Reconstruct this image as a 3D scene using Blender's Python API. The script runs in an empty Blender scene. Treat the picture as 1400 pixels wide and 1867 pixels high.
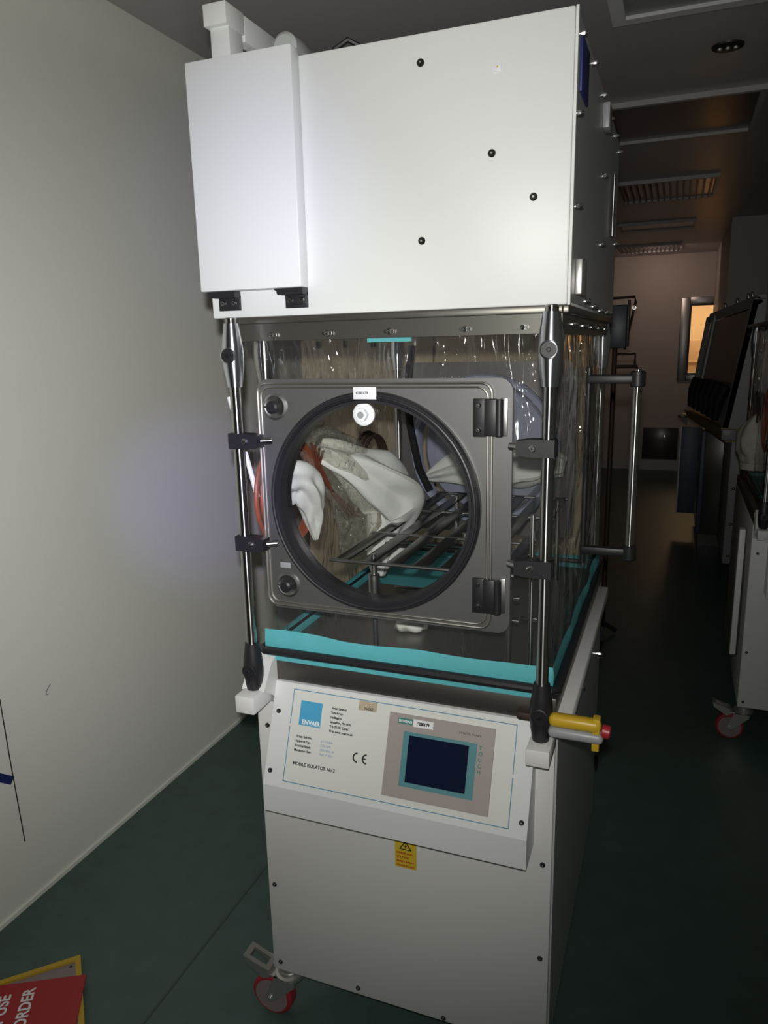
import bpy, bmesh, math, random
from mathutils import Vector, Matrix, noise

random.seed(7)
sc = bpy.context.scene
COL = sc.collection
PI = math.pi

# ---------------------------------------------------------------- camera
cam_d = bpy.data.cameras.new('camera')
cam = bpy.data.objects.new('camera', cam_d)
COL.objects.link(cam)
R = Matrix(((0.93175682, -0.05901049, 0.35825548),
            (0.36240162, 0.21156966, -0.90769122),
            (-0.02223268, 0.97557985, 0.21851697)))
cam.matrix_world = Matrix.Translation((0, -1.2, 1.5)) @ R.to_4x4()
cam_d.sensor_fit = 'HORIZONTAL'
cam_d.sensor_width = 36
cam_d.lens = 36 * 1345 / 1400
cam_d.clip_start = 0.02
sc.camera = cam

# ---------------------------------------------------------------- world / light / exposure
w = bpy.data.worlds.new('world')
sc.world = w
w.use_nodes = True
w.node_tree.nodes['Background'].inputs[0].default_value = (0.5, 0.6, 0.7, 1)
w.node_tree.nodes['Background'].inputs[1].default_value = 0.02
sc.view_settings.view_transform = 'Standard'
sc.view_settings.look = 'None'
sc.view_settings.gamma = 1
sc.view_settings.use_curve_mapping = False
sc.view_settings.exposure = 0.0


def spot(name, loc, target, power, color, size, blend, radius):
    d = bpy.data.lights.new(name, 'SPOT')
    d.energy = power
    d.color = color
    d.spot_size = math.radians(size)
    d.spot_blend = blend
    d.shadow_soft_size = radius
    o = bpy.data.objects.new(name, d)
    COL.objects.link(o)
    o.location = loc
    v = Vector(target) - Vector(loc)
    o.rotation_euler = v.to_track_quat('-Z', 'Y').to_euler()
    return o


TORCH = (0.0, -1.22, 1.56)
spot('torch_light', TORCH, (-0.85, 0.0, 1.50), 63, (1.0, 0.985, 0.94), 132, 1.0, 0.012)
spot('blue_tint_box', TORCH, (-0.70, -0.03, 1.76), 17.0, (0.30, 0.27, 1.0), 22, 1.0, 0.01)  # added narrow lamp that lays a lavender patch on the control box
spot('blue_tint_wall', TORCH, (-1.6, 1.06, 0.96), 62.0, (0.32, 0.25, 1.0), 17, 1.0, 0.01)  # added narrow lamp for the lavender patch on the left wall
spot('left_wall_fill', TORCH, (-1.6, 0.80, 1.08), 42, (0.97, 0.97, 1.0), 58, 1.0, 0.012)  # extra spot added to brighten the left wall

# ---------------------------------------------------------------- materials


def mat(name, color, rough=0.5, metal=0.0, spec=0.5, bump=None, var=None, coat=0.0, aniso=None):
    m = bpy.data.materials.new(name)
    m.use_nodes = True
    nt = m.node_tree
    b = nt.nodes['Principled BSDF']
    b.inputs['Base Color'].default_value = (*color, 1)
    b.inputs['Roughness'].default_value = rough
    b.inputs['Metallic'].default_value = metal
    b.inputs['Specular IOR Level'].default_value = spec
    b.inputs['Coat Weight'].default_value = coat
    tc = nt.nodes.new('ShaderNodeTexCoord')
    if var:
        n = nt.nodes.new('ShaderNodeTexNoise')
        n.inputs['Scale'].default_value = var[0]
        n.inputs['Detail'].default_value = 5
        nt.links.new(tc.outputs['Object'], n.inputs['Vector'])
        mx = nt.nodes.new('ShaderNodeMix')
        mx.data_type = 'RGBA'
        mx.inputs[6].default_value = (*[c * (1 - var[1]) for c in color], 1)
        mx.inputs[7].default_value = (*[min(1, c * (1 + var[1])) for c in color], 1)
        nt.links.new(n.outputs['Fac'], mx.inputs[0])
        nt.links.new(mx.outputs[2], b.inputs['Base Color'])
    if bump:
        n = nt.nodes.new('ShaderNodeTexNoise')
        mp = nt.nodes.new('ShaderNodeMapping')
        mp.inputs['Scale'].default_value = bump[2] if len(bump) > 2 else (1, 1, 1)
        n.inputs['Scale'].default_value = bump[0]
        n.inputs['Detail'].default_value = 4
        bp = nt.nodes.new('ShaderNodeBump')
        bp.inputs['Strength'].default_value = bump[1]
        bp.inputs['Distance'].default_value = 0.01
        nt.links.new(tc.outputs['Object'], mp.inputs['Vector'])
        nt.links.new(mp.outputs['Vector'], n.inputs['Vector'])
        nt.links.new(n.outputs['Fac'], bp.inputs['Height'])
        nt.links.new(bp.outputs['Normal'], b.inputs['Normal'])
    return m


def clear_mat(name, tint, gloss=0.9, rough=0.06, bump=(6, 0.3), ior=1.45, haze=0.0, haze_col=(0.6, 0.62, 0.7)):
    m = bpy.data.materials.new(name)
    m.use_nodes = True
    nt = m.node_tree
    for n in list(nt.nodes):
        nt.nodes.remove(n)
    out = nt.nodes.new('ShaderNodeOutputMaterial')
    tr = nt.nodes.new('ShaderNodeBsdfTransparent')
    tr.inputs[0].default_value = (*tint, 1)
    gl = nt.nodes.new('ShaderNodeBsdfGlossy')
    gl.inputs['Color'].default_value = (gloss, gloss, gloss, 1)
    gl.inputs['Roughness'].default_value = rough
    fr = nt.nodes.new('ShaderNodeFresnel')
    ge = nt.nodes.new('ShaderNodeNewGeometry')
    mr = nt.nodes.new('ShaderNodeMapRange')
    mr.inputs['To Min'].default_value = ior
    mr.inputs['To Max'].default_value = 1 / ior
    nt.links.new(ge.outputs['Backfacing'], mr.inputs['Value'])
    nt.links.new(mr.outputs['Result'], fr.inputs['IOR'])
    mx = nt.nodes.new('ShaderNodeMixShader')
    nt.links.new(fr.outputs[0], mx.inputs[0])
    if haze > 0:
        df = nt.nodes.new('ShaderNodeBsdfDiffuse')
        df.inputs[0].default_value = (*haze_col, 1)
        hz = nt.nodes.new('ShaderNodeMixShader')
        hz.inputs[0].default_value = haze
        nt.links.new(tr.outputs[0], hz.inputs[1])
        nt.links.new(df.outputs[0], hz.inputs[2])
        nt.links.new(hz.outputs[0], mx.inputs[1])
    else:
        nt.links.new(tr.outputs[0], mx.inputs[1])
    nt.links.new(gl.outputs[0], mx.inputs[2])
    nt.links.new(mx.outputs[0], out.inputs[0])
    if bump:
        tc = nt.nodes.new('ShaderNodeTexCoord')
        mp = nt.nodes.new('ShaderNodeMapping')
        mp.inputs['Scale'].default_value = (1.6, 1.6, 0.5)
        n = nt.nodes.new('ShaderNodeTexNoise')
        n.inputs['Scale'].default_value = bump[0]
        n.inputs['Detail'].default_value = 3
        n.inputs['Distortion'].default_value = 1.0
        bp = nt.nodes.new('ShaderNodeBump')
        bp.inputs['Strength'].default_value = bump[1]
        bp.inputs['Distance'].default_value = 0.05
        nt.links.new(tc.outputs['Object'], mp.inputs[0])
        nt.links.new(mp.outputs[0], n.inputs['Vector'])
        nt.links.new(n.outputs['Fac'], bp.inputs['Height'])
        nt.links.new(bp.outputs[0], gl.inputs['Normal'])
        nt.links.new(bp.outputs[0], fr.inputs['Normal'])
    return m


def aniso(m, a=0.93):
    nt = m.node_tree; b = nt.nodes['Principled BSDF']
    b.inputs['Anisotropic'].default_value = a
    b.inputs['Anisotropic Rotation'].default_value = 0.25
    t = nt.nodes.new('ShaderNodeTangent'); t.direction_type = 'RADIAL'; t.axis = 'Z'
    nt.links.new(t.outputs[0], b.inputs['Tangent'])
    return m


M = {}
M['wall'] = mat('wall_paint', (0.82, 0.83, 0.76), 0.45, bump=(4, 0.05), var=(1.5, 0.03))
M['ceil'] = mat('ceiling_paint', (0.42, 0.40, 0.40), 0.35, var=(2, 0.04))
M['floor'] = mat('vinyl_floor', (0.062, 0.105, 0.092), 0.42, var=(14, 0.22), bump=(60, 0.04))
M['seam'] = mat('floor_weld', (0.046, 0.078, 0.069), 0.5)
M['farwall'] = mat('far_wall_paint', (0.52, 0.47, 0.43), 0.5)
M['dark'] = mat('dark_laminate', (0.06, 0.055, 0.055), 0.25)
M['skirt'] = mat('skirting_vinyl', (0.5, 0.47, 0.45), 0.45)
M['white'] = mat('white_powder_coat', (0.70, 0.72, 0.70), 0.45, bump=(9, 0.02))
M['white2'] = mat('white_enamel', (0.66, 0.66, 0.645), 0.45, bump=(9, 0.02))
M['grey'] = mat('grey_panel', (0.28, 0.29, 0.30), 0.4)
M['steel'] = mat('brushed_steel', (0.40, 0.40, 0.39), 0.36, 1.0, bump=(40, 0.03, (1, 1, 0.05)))
M['flange'] = mat('dark_flange_steel', (0.13, 0.125, 0.11), 0.4, 0.8)
M['rear_steel'] = mat('rear_plate_steel', (0.17, 0.16, 0.16), 0.4, 0.6)
M['bead'] = mat('bright_bead', (0.62, 0.60, 0.54), 0.34, 1.0)
M['brown2'] = mat('dimmed_brown_rubber', (0.13, 0.035, 0.020), 0.4)  # brown rubber darkened in colour for its dimness behind the film
M['boxdark'] = mat('dark_instrument_paint', (0.035, 0.045, 0.06), 0.4)
M['steel_dark'] = mat('dull_steel', (0.30, 0.29, 0.27), 0.42, 0.9, var=(6, 0.15))
M['door_steel'] = mat('satin_steel', (0.20, 0.20, 0.197), 0.46, 0.8, bump=(5, 0.05), var=(5, 0.08))
M['chrome'] = aniso(mat('polished_chrome', (0.70, 0.72, 0.80), 0.27, 1.0), 0.8)
M['rod'] = aniso(mat('polished_rod', (0.46, 0.455, 0.45), 0.27, 1.0))
M['black'] = mat('black_plastic', (0.012, 0.012, 0.014), 0.45)
M['rubber'] = mat('black_rubber', (0.014, 0.014, 0.017), 0.42)
M['screw'] = mat('dark_screw', (0.05, 0.05, 0.05), 0.3, 0.8)
M['screwc'] = mat('bright_screw', (0.75, 0.75, 0.75), 0.2, 1.0)
M['pvc'] = clear_mat('clear_pvc_film', (0.93, 0.93, 0.91), rough=0.05, bump=(7, 0.8), haze=0.02)
M['film'] = clear_mat('crumpled_clear_film', (0.90, 0.89, 0.84), rough=0.10, bump=(30, 1.0), haze=0.10, haze_col=(0.6, 0.6, 0.5))
M['acryl'] = clear_mat('clear_acrylic', (0.95, 0.95, 0.95), rough=0.02, bump=None)
M['bluepvc'] = clear_mat('bluish_plastic', (0.55, 0.58, 0.68), rough=0.12, bump=(4, 0.6), haze=0.65, haze_col=(0.48, 0.52, 0.68))
M['teal'] = mat('teal_liner', (0.095, 0.42, 0.46), 0.6, bump=(18, 0.25))
M['cloth'] = mat('white_sleeve_fabric', (0.70, 0.72, 0.68), 0.6, bump=(12, 0.5))
M['beige'] = mat('beige_sleeve_fabric', (0.42, 0.40, 0.34), 0.7, bump=(12, 0.4))
M['brown'] = mat('brown_rubber', (0.26, 0.065, 0.030), 0.4)
M['brownd'] = mat('dark_brown_plastic', (0.035, 0.018, 0.013), 0.6)
M['panelw'] = mat('console_overlay', (0.66, 0.67, 0.63), 0.4)
M['console'] = mat('console_enamel', (0.66, 0.67, 0.67), 0.38)
M['linebl'] = mat('blue_line_ink', (0.07, 0.24, 0.42), 0.5)
M['logo'] = mat('blue_logo_ink', (0.07, 0.35, 0.58), 0.45)
M['ink'] = mat('black_ink', (0.015, 0.015, 0.02), 0.5)
M['inkb'] = mat('blue_ink', (0.20, 0.30, 0.48), 0.5)
M['inkw'] = mat('white_ink', (0.8, 0.82, 0.85), 0.5)
M['inkr'] = mat('red_ink', (0.45, 0.03, 0.02), 0.5)
M['hmi'] = mat('taupe_bezel', (0.34, 0.30, 0.28), 0.45)
M['hmit'] = mat('teal_bezel', (0.09, 0.24, 0.27), 0.4)
M['screen'] = mat('dark_screen', (0.006, 0.010, 0.030), 0.16)
M['green'] = mat('green_ink', (0.04, 0.20, 0.17), 0.5)
M['tan'] = mat('aged_sticker', (0.45, 0.38, 0.27), 0.6, var=(90, 0.4))
M['label'] = mat('label_paper', (0.72, 0.73, 0.76), 0.5)
M['yellow'] = mat('yellow_vinyl', (0.62, 0.46, 0.03), 0.45)
M['yellowp'] = mat('yellow_plastic', (0.52, 0.33, 0.02), 0.4)
M['red'] = mat('red_plastic', (0.45, 0.02, 0.02), 0.4)
M['wheel'] = mat('red_polyurethane', (0.33, 0.02, 0.03), 0.4)
M['hub'] = mat('grey_hub', (0.25, 0.20, 0.20), 0.5)
M['hubg'] = mat('grey_enamel', (0.42, 0.41, 0.40), 0.4)
M['slat'] = mat('dark_grille_slat', (0.10, 0.09, 0.085), 0.4)
M['slatm'] = mat('dark_polished_slat', (0.12, 0.12, 0.115), 0.22, 0.9)
M['tanw'] = mat('tan_laminate', (0.46, 0.37, 0.25), 0.5, var=(3, 0.06))
M['sidep'] = mat('shaded_side_sheet', (0.40, 0.41, 0.41), 0.35)  # white side paint darkened; the shade of the side is in the colour
M['strap'] = mat('black_webbing', (0.012, 0.012, 0.013), 0.8, spec=0.2)
M['tray'] = mat('tray_steel', (0.17, 0.16, 0.145), 0.45, 0.9, var=(6, 0.15))
M['zinc'] = mat('zinc_plate', (0.50, 0.49, 0.47), 0.38, 0.8)
M['bluep'] = mat('blue_sign_vinyl', (0.012, 0.02, 0.12), 0.5)
M['redsign'] = mat('red_sign_board', (0.36, 0.012, 0.015), 0.4)
M['duct'] = mat('grey_plastic', (0.42, 0.44, 0.42), 0.4)
M['bluegrey'] = mat('blue_grey_panel', (0.07, 0.085, 0.14), 0.45)
M['knobw'] = mat('white_plastic', (0.78, 0.80, 0.82), 0.35)
M['beigew'] = mat('warm_wall_paint', (0.80, 0.68, 0.50), 0.6)
M['boxw'] = mat('carton_board', (0.50, 0.36, 0.24), 0.6)
M['ochre'] = mat('ochre_laminate', (0.30, 0.22, 0.10), 0.5)
M['maroon'] = mat('maroon_plastic', (0.12, 0.04, 0.04), 0.5)

# ---------------------------------------------------------------- mesh builder
ORG = [Vector((0, 0, 0))]


class MB:
    def __init__(s):
        s.v = []; s.f = []; s.mi = []; s.mats = []

    def _m(s, m):
        if m is None:
            m = s.mats[0] if s.mats else None
        if m not in s.mats:
            s.mats.append(m)
        return s.mats.index(m)

    def add(s, vs, fs, m=None):
        k = len(s.v); i = s._m(m)
        s.v += [Vector(p) for p in vs]
        for f in fs:
            s.f.append([k + a for a in f]); s.mi.append(i)
        return s

    def box(s, x0, x1, y0, y1, z0, z1, m=None):
        vs = [(x, y, z) for x in (x0, x1) for y in (y0, y1) for z in (z0, z1)]
        return s.add(vs, [(0, 1, 3, 2), (4, 6, 7, 5), (0, 4, 5, 1), (2, 3, 7, 6), (0, 2, 6, 4), (1, 5, 7, 3)], m)

    def bbox(s, x0, x1, y0, y1, z0, z1, b=0.003, m=None, seg=2):
        """box with rounded edges"""
        bm = bmesh.new()
        bmesh.ops.create_cube(bm, size=1)
        for v in bm.verts:
            v.co = Vector(((x0 + x1) / 2 + v.co.x * (x1 - x0), (y0 + y1) / 2 + v.co.y * (y1 - y0), (z0 + z1) / 2 + v.co.z * (z1 - z0)))
        bmesh.ops.bevel(bm, geom=bm.edges[:], offset=b, segments=seg, profile=0.5, affect='EDGES')
        bm.verts.index_update()
        vs = [v.co.copy() for v in bm.verts]
        fs = [[v.index for v in f.verts] for f in bm.faces]
        bm.free()
        return s.add(vs, fs, m)

    def frame_of(s, d):
        d = Vector(d).normalized()
        a = Vector((0, 0, 1)) if abs(d.z) < 0.9 else Vector((1, 0, 0))
        u = d.cross(a).normalized()
        return u, d.cross(u).normalized()

    def lathe(s, p0, axis, prof, m=None, seg=24, cap=True):
        """prof: list of (distance along axis, radius)"""
        p0 = Vector(p0); ax = Vector(axis).normalized(); u, w_ = s.frame_of(ax)
        vs = []
        for t, r in prof:
            for k in range(seg):
                a = 2 * PI * k / seg
                vs.append(p0 + ax * t + (u * math.cos(a) + w_ * math.sin(a)) * r)
        fs = []
        for j in range(len(prof) - 1):
            for k in range(seg):
                k2 = (k + 1) % seg
                fs.append((j * seg + k, j * seg + k2, (j + 1) * seg + k2, (j + 1) * seg + k))
        if cap:
            fs.append(tuple(range(seg))[::-1]); fs.append(tuple((len(prof) - 1) * seg + k for k in range(seg)))
        return s.add(vs, fs, m)

    def cyl(s, a, b, r, m=None, seg=20, r2=None):
        a = Vector(a); b = Vector(b)
        L = (b - a).length
        e = min(r * 0.15, L * 0.2)
        r2 = r if r2 is None else r2
        return s.lathe(a, b - a, [(0, r - e), (e, r), (L - e, r2), (L, r2 - e)], m, seg)

    def tube(s, pts, r, m=None, seg=8, closed=False, rad=None):
        pts = [Vector(p) for p in pts]; n = len(pts)
        vs = []; fs = []
        u = None
        for i, p in enumerate(pts):
            if closed:
                d = pts[(i + 1) % n] - pts[i - 1]
            else:
                d = pts[min(i + 1, n - 1)] - pts[max(i - 1, 0)]
            d.normalize()
            if u is None:
                u, _ = s.frame_of(d)
            u = (u - d * u.dot(d)).normalized()
            w_ = d.cross(u)
            rr = rad[i] if rad else r
            for k in range(seg):
                a = 2 * PI * k / seg
                vs.append(p + (u * math.cos(a) + w_ * math.sin(a)) * rr)
        m_ = n if closed else n - 1
        for i in range(m_):
            j = (i + 1) % n
            for k in range(seg):
                k2 = (k + 1) % seg
                fs.append((i * seg + k, i * seg + k2, j * seg + k2, j * seg + k))
        if not closed:
            fs.append(tuple(range(seg))[::-1]); fs.append(tuple((n - 1) * seg + k for k in range(seg)))
        return s.add(vs, fs, m)

    def prism(s, poly, axis, a0, a1, m=None):
        """poly: 2-D outline in the two remaining axes, extruded along axis"""
        n = len(poly)

        def P(p, t):
            if axis == 'x': return (t, p[0], p[1])
            if axis == 'y': return (p[0], t, p[1])
            return (p[0], p[1], t)
        vs = [P(p, a0) for p in poly] + [P(p, a1) for p in poly]
        fs = [tuple(range(n))[::-1], tuple(range(n, 2 * n))]
        for i in range(n):
            j = (i + 1) % n
            fs.append((i, j, n + j, n + i))
        return s.add(vs, fs, m)

    def rring(s, outer, inner, y0, y1, m=None):
        """flat ring between two outlines with the same count, in the xz plane"""
        n = len(outer)
        vs = [(p[0], y0, p[1]) for p in outer] + [(p[0], y0, p[1]) for p in inner] + [(p[0], y1, p[1]) for p in outer] + [(p[0], y1, p[1]) for p in inner]
        fs = []
        for i in range(n):
            j = (i + 1) % n
            fs += [(i, j, n + j, n + i), (2 * n + i, 3 * n + i, 3 * n + j, 2 * n + j), (i, 2 * n + i, 2 * n + j, j), (n + i, n + j, 3 * n + j, 3 * n + i)]
        return s.add(vs, fs, m)

    def build(s, name, parent=None, m=None, smooth=True, angle=35):
        me = bpy.data.meshes.new(name)
        me.from_pydata([tuple(p - ORG[0]) for p in s.v], [], s.f)
        mats = [x for x in s.mats]
        if mats == [None]:
            mats = [m]
        for x in mats:
            me.materials.append(x if x is not None else m)
        for p, i in zip(me.polygons, s.mi):
            p.material_index = i
        bm = bmesh.new(); bm.from_mesh(me)
        bmesh.ops.recalc_face_normals(bm, faces=bm.faces[:])
        bm.to_mesh(me); bm.free()
        if smooth:
            for p in me.polygons:
                p.use_smooth = True
            try:
                me.set_sharp_from_angle(angle=math.radians(angle))
            except Exception:
                pass
        o = bpy.data.objects.new(name, me)
        COL.objects.link(o)
        if parent is not None:
            o.parent = parent
        else:
            o.location = ORG[0]
        return o


def tag(o, label=None, cat=None, group=None, kind=None):
    if label: o['label'] = label
    if cat: o['category'] = cat
    if group: o['group'] = group
    if kind: o['kind'] = kind
    return o


def thing(name, loc, label, cat, group=None):
    o = bpy.data.objects.new(name, None)
    o.empty_display_size = 0.1
    COL.objects.link(o)
    o.location = loc
    ORG[0] = Vector(loc)
    return tag(o, label, cat, group)


def done():
    ORG[0] = Vector((0, 0, 0))


def struct(mb, name, m=None, smooth=True):
    o = mb.build(name, None, m, smooth)
    o['kind'] = 'structure'
    return o


def text(name, body, size, origin, ux, uy, m, parent, align='LEFT', width=None, lift=0.0004, bold=0.0, shape=1.0):
    """writing as a thin mesh: origin is the lower left, ux the reading direction, uy the up direction"""
    cu = bpy.data.curves.new(name, 'FONT')
    cu.body = body
    cu.size = size
    cu.align_x = align
    cu.extrude = 0.00015
    cu.offset = bold
    cu.space_line = shape
    ob = bpy.data.objects.new('t', cu)
    COL.objects.link(ob)
    bpy.context.view_layer.update()
    me = bpy.data.meshes.new_from_object(ob)
    bpy.data.objects.remove(ob); bpy.data.curves.remove(cu)
    ux = Vector(ux).normalized(); uy = Vector(uy).normalized(); n = ux.cross(uy)
    xs = [v.co.x for v in me.vertices] or [0, 1]
    kx = 1.0
    if width:
        kx = width / max(1e-6, (max(xs) - min(xs)))
    o0 = Vector(origin)
    for v in me.vertices:
        c = v.co
        v.co = o0 + ux * (c.x * kx) + uy * c.y + n * (c.z + lift) - ORG[0]
    me.materials.clear(); me.materials.append(m)
    o = bpy.data.objects.new(name, me)
    COL.objects.link(o)
    o.parent = parent
    return o


# ================================================================ THE ROOM
CEIL = 2.44
f = MB().box(-1.75, 1.35, -3.6, 8.3, -0.05, 0)
struct(f, 'floor', M['floor'])
f = MB().box(-1.053, -1.047, -3.5, 8.0, 0.0, 0.0012)
struct(f, 'trim_1', M['seam'])
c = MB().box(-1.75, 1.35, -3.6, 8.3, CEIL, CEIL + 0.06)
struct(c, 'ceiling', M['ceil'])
wl = MB().box(-1.75, -1.6, -3.6, 8.2, 0, CEIL)
wall_left = struct(wl, 'wall_left', M['wall'])
# coved corner between left wall and ceiling
prof = [(-1.6, CEIL), (-1.6, CEIL - 0.09)] + [(-1.6 + 0.09 - 0.09 * math.cos(a), CEIL - 0.09 + 0.09 * math.sin(a)) for a in [PI / 2 * k / 8 for k in range(1, 9)]]
struct(MB().prism(prof, 'y', -3.5, 8.05), 'trim_2', M['wall'])
struct(MB().box(-1.6, -1.594, -3.5, 8.05, 0, 0.012), 'baseboard_left', M['wall'])
struct(MB().box(1.2, 1.35, -3.6, 8.2, 0, CEIL), 'wall_right', M['wall'])
struct(MB().box(-1.75, 1.35, -3.6, -3.5, 0, CEIL), 'wall_back', M['wall'])
# far wall with the window opening
WX0, WX1, WZ0, WZ1 = 0.115, 0.60, 1.13, 1.875
fw = MB()
fw.box(-1.75, WX0, 8.06, 8.2, 0, CEIL).box(WX1, 1.35, 8.06, 8.2, 0, CEIL)
fw.box(WX0, WX1, 8.06, 8.2, 0, WZ0).box(WX0, WX1, 8.06, 8.2, WZ1, CEIL)
struct(fw, 'wall_far', M['farwall'])
struct(MB().box(-1.6, 0.34, 8.045, 8.06, 0, 0.12), 'baseboard_far', M['skirt'])
# bulkhead on the right, far end
struct(MB().box(0.34, 1.2, 5.6, 8.06, 0, CEIL), 'wall_partition', M['farwall'])
# window: steel frame, rubber gasket, pane
ORG[0] = Vector((0.3, 8.06, 1.5))
wn = MB()
wn.bbox(0.005, 0.10, 8.035, 8.06, 1.04, 1.965, 0.008)
wn.bbox(0.10, 0.34, 8.035, 8.06, 1.89, 1.965, 0.004).bbox(0.10, 0.34, 8.035, 8.06, 1.04, 1.115, 0.004)
win = struct(wn, 'window_1', M['steel'])
g = MB()
g.box(0.10, 0.118, 8.03, 8.075, 1.115, 1.89).box(0.118, 0.34, 8.03, 8.075, 1.872, 1.89).box(0.118, 0.34, 8.03, 8.075, 1.115, 1.132)
g.build('window_gasket', win, M['rubber']).location = (0, 0, 0)
pn = MB().box(0.117, 0.60, 8.10, 8.106, 1.13, 1.875)
pn.build('window_pane', win, M['acryl'])
done()
# lit room behind the window
struct(MB().box(-1.2, 2.0, 10.6, 10.7, 0, CEIL), 'wall_beyond', M['beigew'])
struct(MB().box(-1.2, -1.15, 8.2, 10.6, 0, CEIL), 'wall_beyond_left', M['beigew'])
struct(MB().box(1.95, 2.0, 8.2, 10.6, 0, CEIL), 'wall_beyond_right', M['beigew'])
struct(MB().box(-1.2, 2.0, 8.31, 10.7, CEIL, CEIL + .05), 'ceiling_beyond', M['beigew'])
struct(MB().box(-1.2, 2.0, 8.31, 10.7, -0.05, 0), 'floor_beyond', M['beigew'])
cb = MB().bbox(0.0, 1.2, 9.7, 10.1, 0.0, 1.50, 0.01)
cb.bbox(0.02, 1.18, 9.68, 9.7, 1.20, 1.22, 0.004).bbox(0.02, 1.18, 9.68, 9.7, 0.95, 0.97, 0.004)
tag(cb.build('storage_cabinet', None, M['boxw']), 'pale cabinet seen in the lit room through the far window', 'cabinet')
la = bpy.data.lights.new('far_room_lamp', 'AREA'); la.energy = 34; la.size = 1.0; la.color = (1.0, 0.68, 0.36)
lo = bpy.data.objects.new('far_room_lamp', la); COL.objects.link(lo); lo.location = (0.3, 9.4, 2.38)
# dim warm lamp added to wash the far wall; no fitting exists there
lb = bpy.data.lights.new('far_wall_fill', 'AREA'); lb.energy = 2.3; lb.size = 0.25; lb.color = (1.0, 0.72, 0.58)
lo = bpy.data.objects.new('far_wall_fill', lb); COL.objects.link(lo); lo.location = (-0.25, 7.1, 2.38); lo.rotation_euler = (math.radians(62), 0, 0)

# low dark hatch on the far wall
hatch = thing('wall_hatch', (-0.15, 8.05, 0.3), 'dark low hatch door at the foot of the far wall', 'hatch')
MB().bbox(-0.33, 0.06, 8.035, 8.059, 0.13, 0.50, 0.005).build('hatch_door', hatch, M['dark'])
MB().bbox(-0.10, -0.08, 8.0, 8.036, 0.33, 0.43, 0.005).build('handle', hatch, M['screwc'])
done()

# ceiling fittings
lt = thing('ceiling_light', (0.1, 0.95, CEIL), 'large recessed ceiling light, switched off, nearest above the machines', 'ceiling light')
fr = MB()
fr.box(-0.24, 0.5, 1.335, 1.375, CEIL - 0.018, CEIL).box(-0.24, 0.5, 0.30, 0.34, CEIL - 0.018, CEIL)
fr.box(-0.24, -0.20, 0.34, 1.335, CEIL - 0.018, CEIL).box(0.46, 0.5, 0.34, 1.335, CEIL - 0.018, CEIL)
fr.build('frame', lt, M['white2'])
MB().box(-0.20, 0.46, 0.34, 1.335, CEIL - 0.008, CEIL - 0.001).build('diffuser', lt, M['grey'])
done()
det = thing('ceiling_speaker', (0.094, 1.732, CEIL), 'small round black ceiling fitting beside the large light', 'ceiling fitting')
MB().lathe((0.094, 1.732, CEIL), (0, 0, -1), [(0, 0.05), (0.006, 0.048), (0.008, 0.042)], None, 28).build('rim', det, M['black'])
k = MB()
for a in range(3):
    k.lathe((0.07 + 0.024 * a, 1.728, CEIL - 0.008), (0, 0, -1), [(0, 0.008), (0.006, 0.007)], None, 12)
k.build('lens', det, M['zinc'])
done()
vent_labels = [(-0.34, 0.26, 2.20, 2.83, 'dark glossy ceiling filter panel with a pale front edge, nearest of the panels', 0),
               (-0.42, 0.17, 3.80, 4.48, 'slatted ceiling air grille, nearer of the two slatted ones', 1),
               (-0.53, 0.08, 5.50, 5.95, 'plain ceiling filter panel between the two slatted grilles', 0),
               (-0.66, -0.02, 7.0, 7.6, 'slatted ceiling air grille closest to the far wall', 1)]
for x0, x1, y0, y1, lab, sl in vent_labels:
    t = thing('ceiling_grille' if sl else 'ceiling_filter_panel', ((x0 + x1) / 2, (y0 + y1) / 2, CEIL), lab, 'ceiling vent', 'ceiling panels along the corridor')
    fr = MB()
    e = 0.022
    fr.box(x0, x1, y0, y0 + e, CEIL - 0.02, CEIL).box(x0, x1, y1 - e, y1, CEIL - 0.02, CEIL)
    fr.box(x0, x0 + e, y0 + e, y1 - e, CEIL - 0.02, CEIL).box(x1 - e, x1, y0 + e, y1 - e, CEIL - 0.02, CEIL)
    fr.build('frame', t, M['hubg'])
    MB().box(x0 + e, x1 - e, y0 + e, y1 - e, CEIL - 0.006, CEIL - 0.001).build('panel', t, M['dark'])
    if sl:
        s_ = MB()
        n_ = 14
        for q in range(n_):
            xx = x0 + e + (x1 - x0 - 2 * e) * (q + 0.5) / n_
            s_.box(xx - 0.006, xx + 0.006, y0 + e, y1 - e, CEIL - 0.02, CEIL - 0.007)
        s_.build('slats', t, M['slat'])
    done()

# marks on the left wall
mk = MB().box(-1.6, -1.597, -0.02, 0.075, 0, 0.022)
o = mk.build('adhesive_tape', None, M['bluep'])
o.rotation_euler = (math.radians(-40), 0, 0); o.location = (0, 0.02, 0.425)
tag(o, 'short blue tape strip on the left wall at the photo edge', 'tape')
sm = MB().tube([(-1.5995, 0.084, 0.623), (-1.5995, 0.088, 0.45), (-1.5995, 0.097, 0.19)], 0.0016)
tag(sm.build('wall_scratch', None, M['brownd']), 'long thin dark scratch down the left wall', 'scratch')
sm = MB().tube([(-1.5995, 0.251, 0.59), (-1.5995, 0.236, 0.577), (-1.5995, 0.230, 0.566), (-1.5995, 0.238, 0.563)], 0.0008)
tag(sm.build('wall_scuff', None, M['brownd']), 'small curved scuff mark in the middle of the left wall', 'scuff')

# ================================================================ THE ISOLATOR


def screw(mb, p, n, r=0.0055, m1=None, m2=None):
    m1 = m1 or M['screw']; m2 = m2 or M['zinc']
    mb.lathe(p, n, [(0, r), (0.002, r * 0.95), (0.0035, r * 0.7)], m1, 12)
    mb.lathe(Vector(p) + Vector(n).normalized() * 0.003, n, [(0, r * 0.32), (0.001, r * 0.3)], m2, 6)
    return mb


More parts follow.
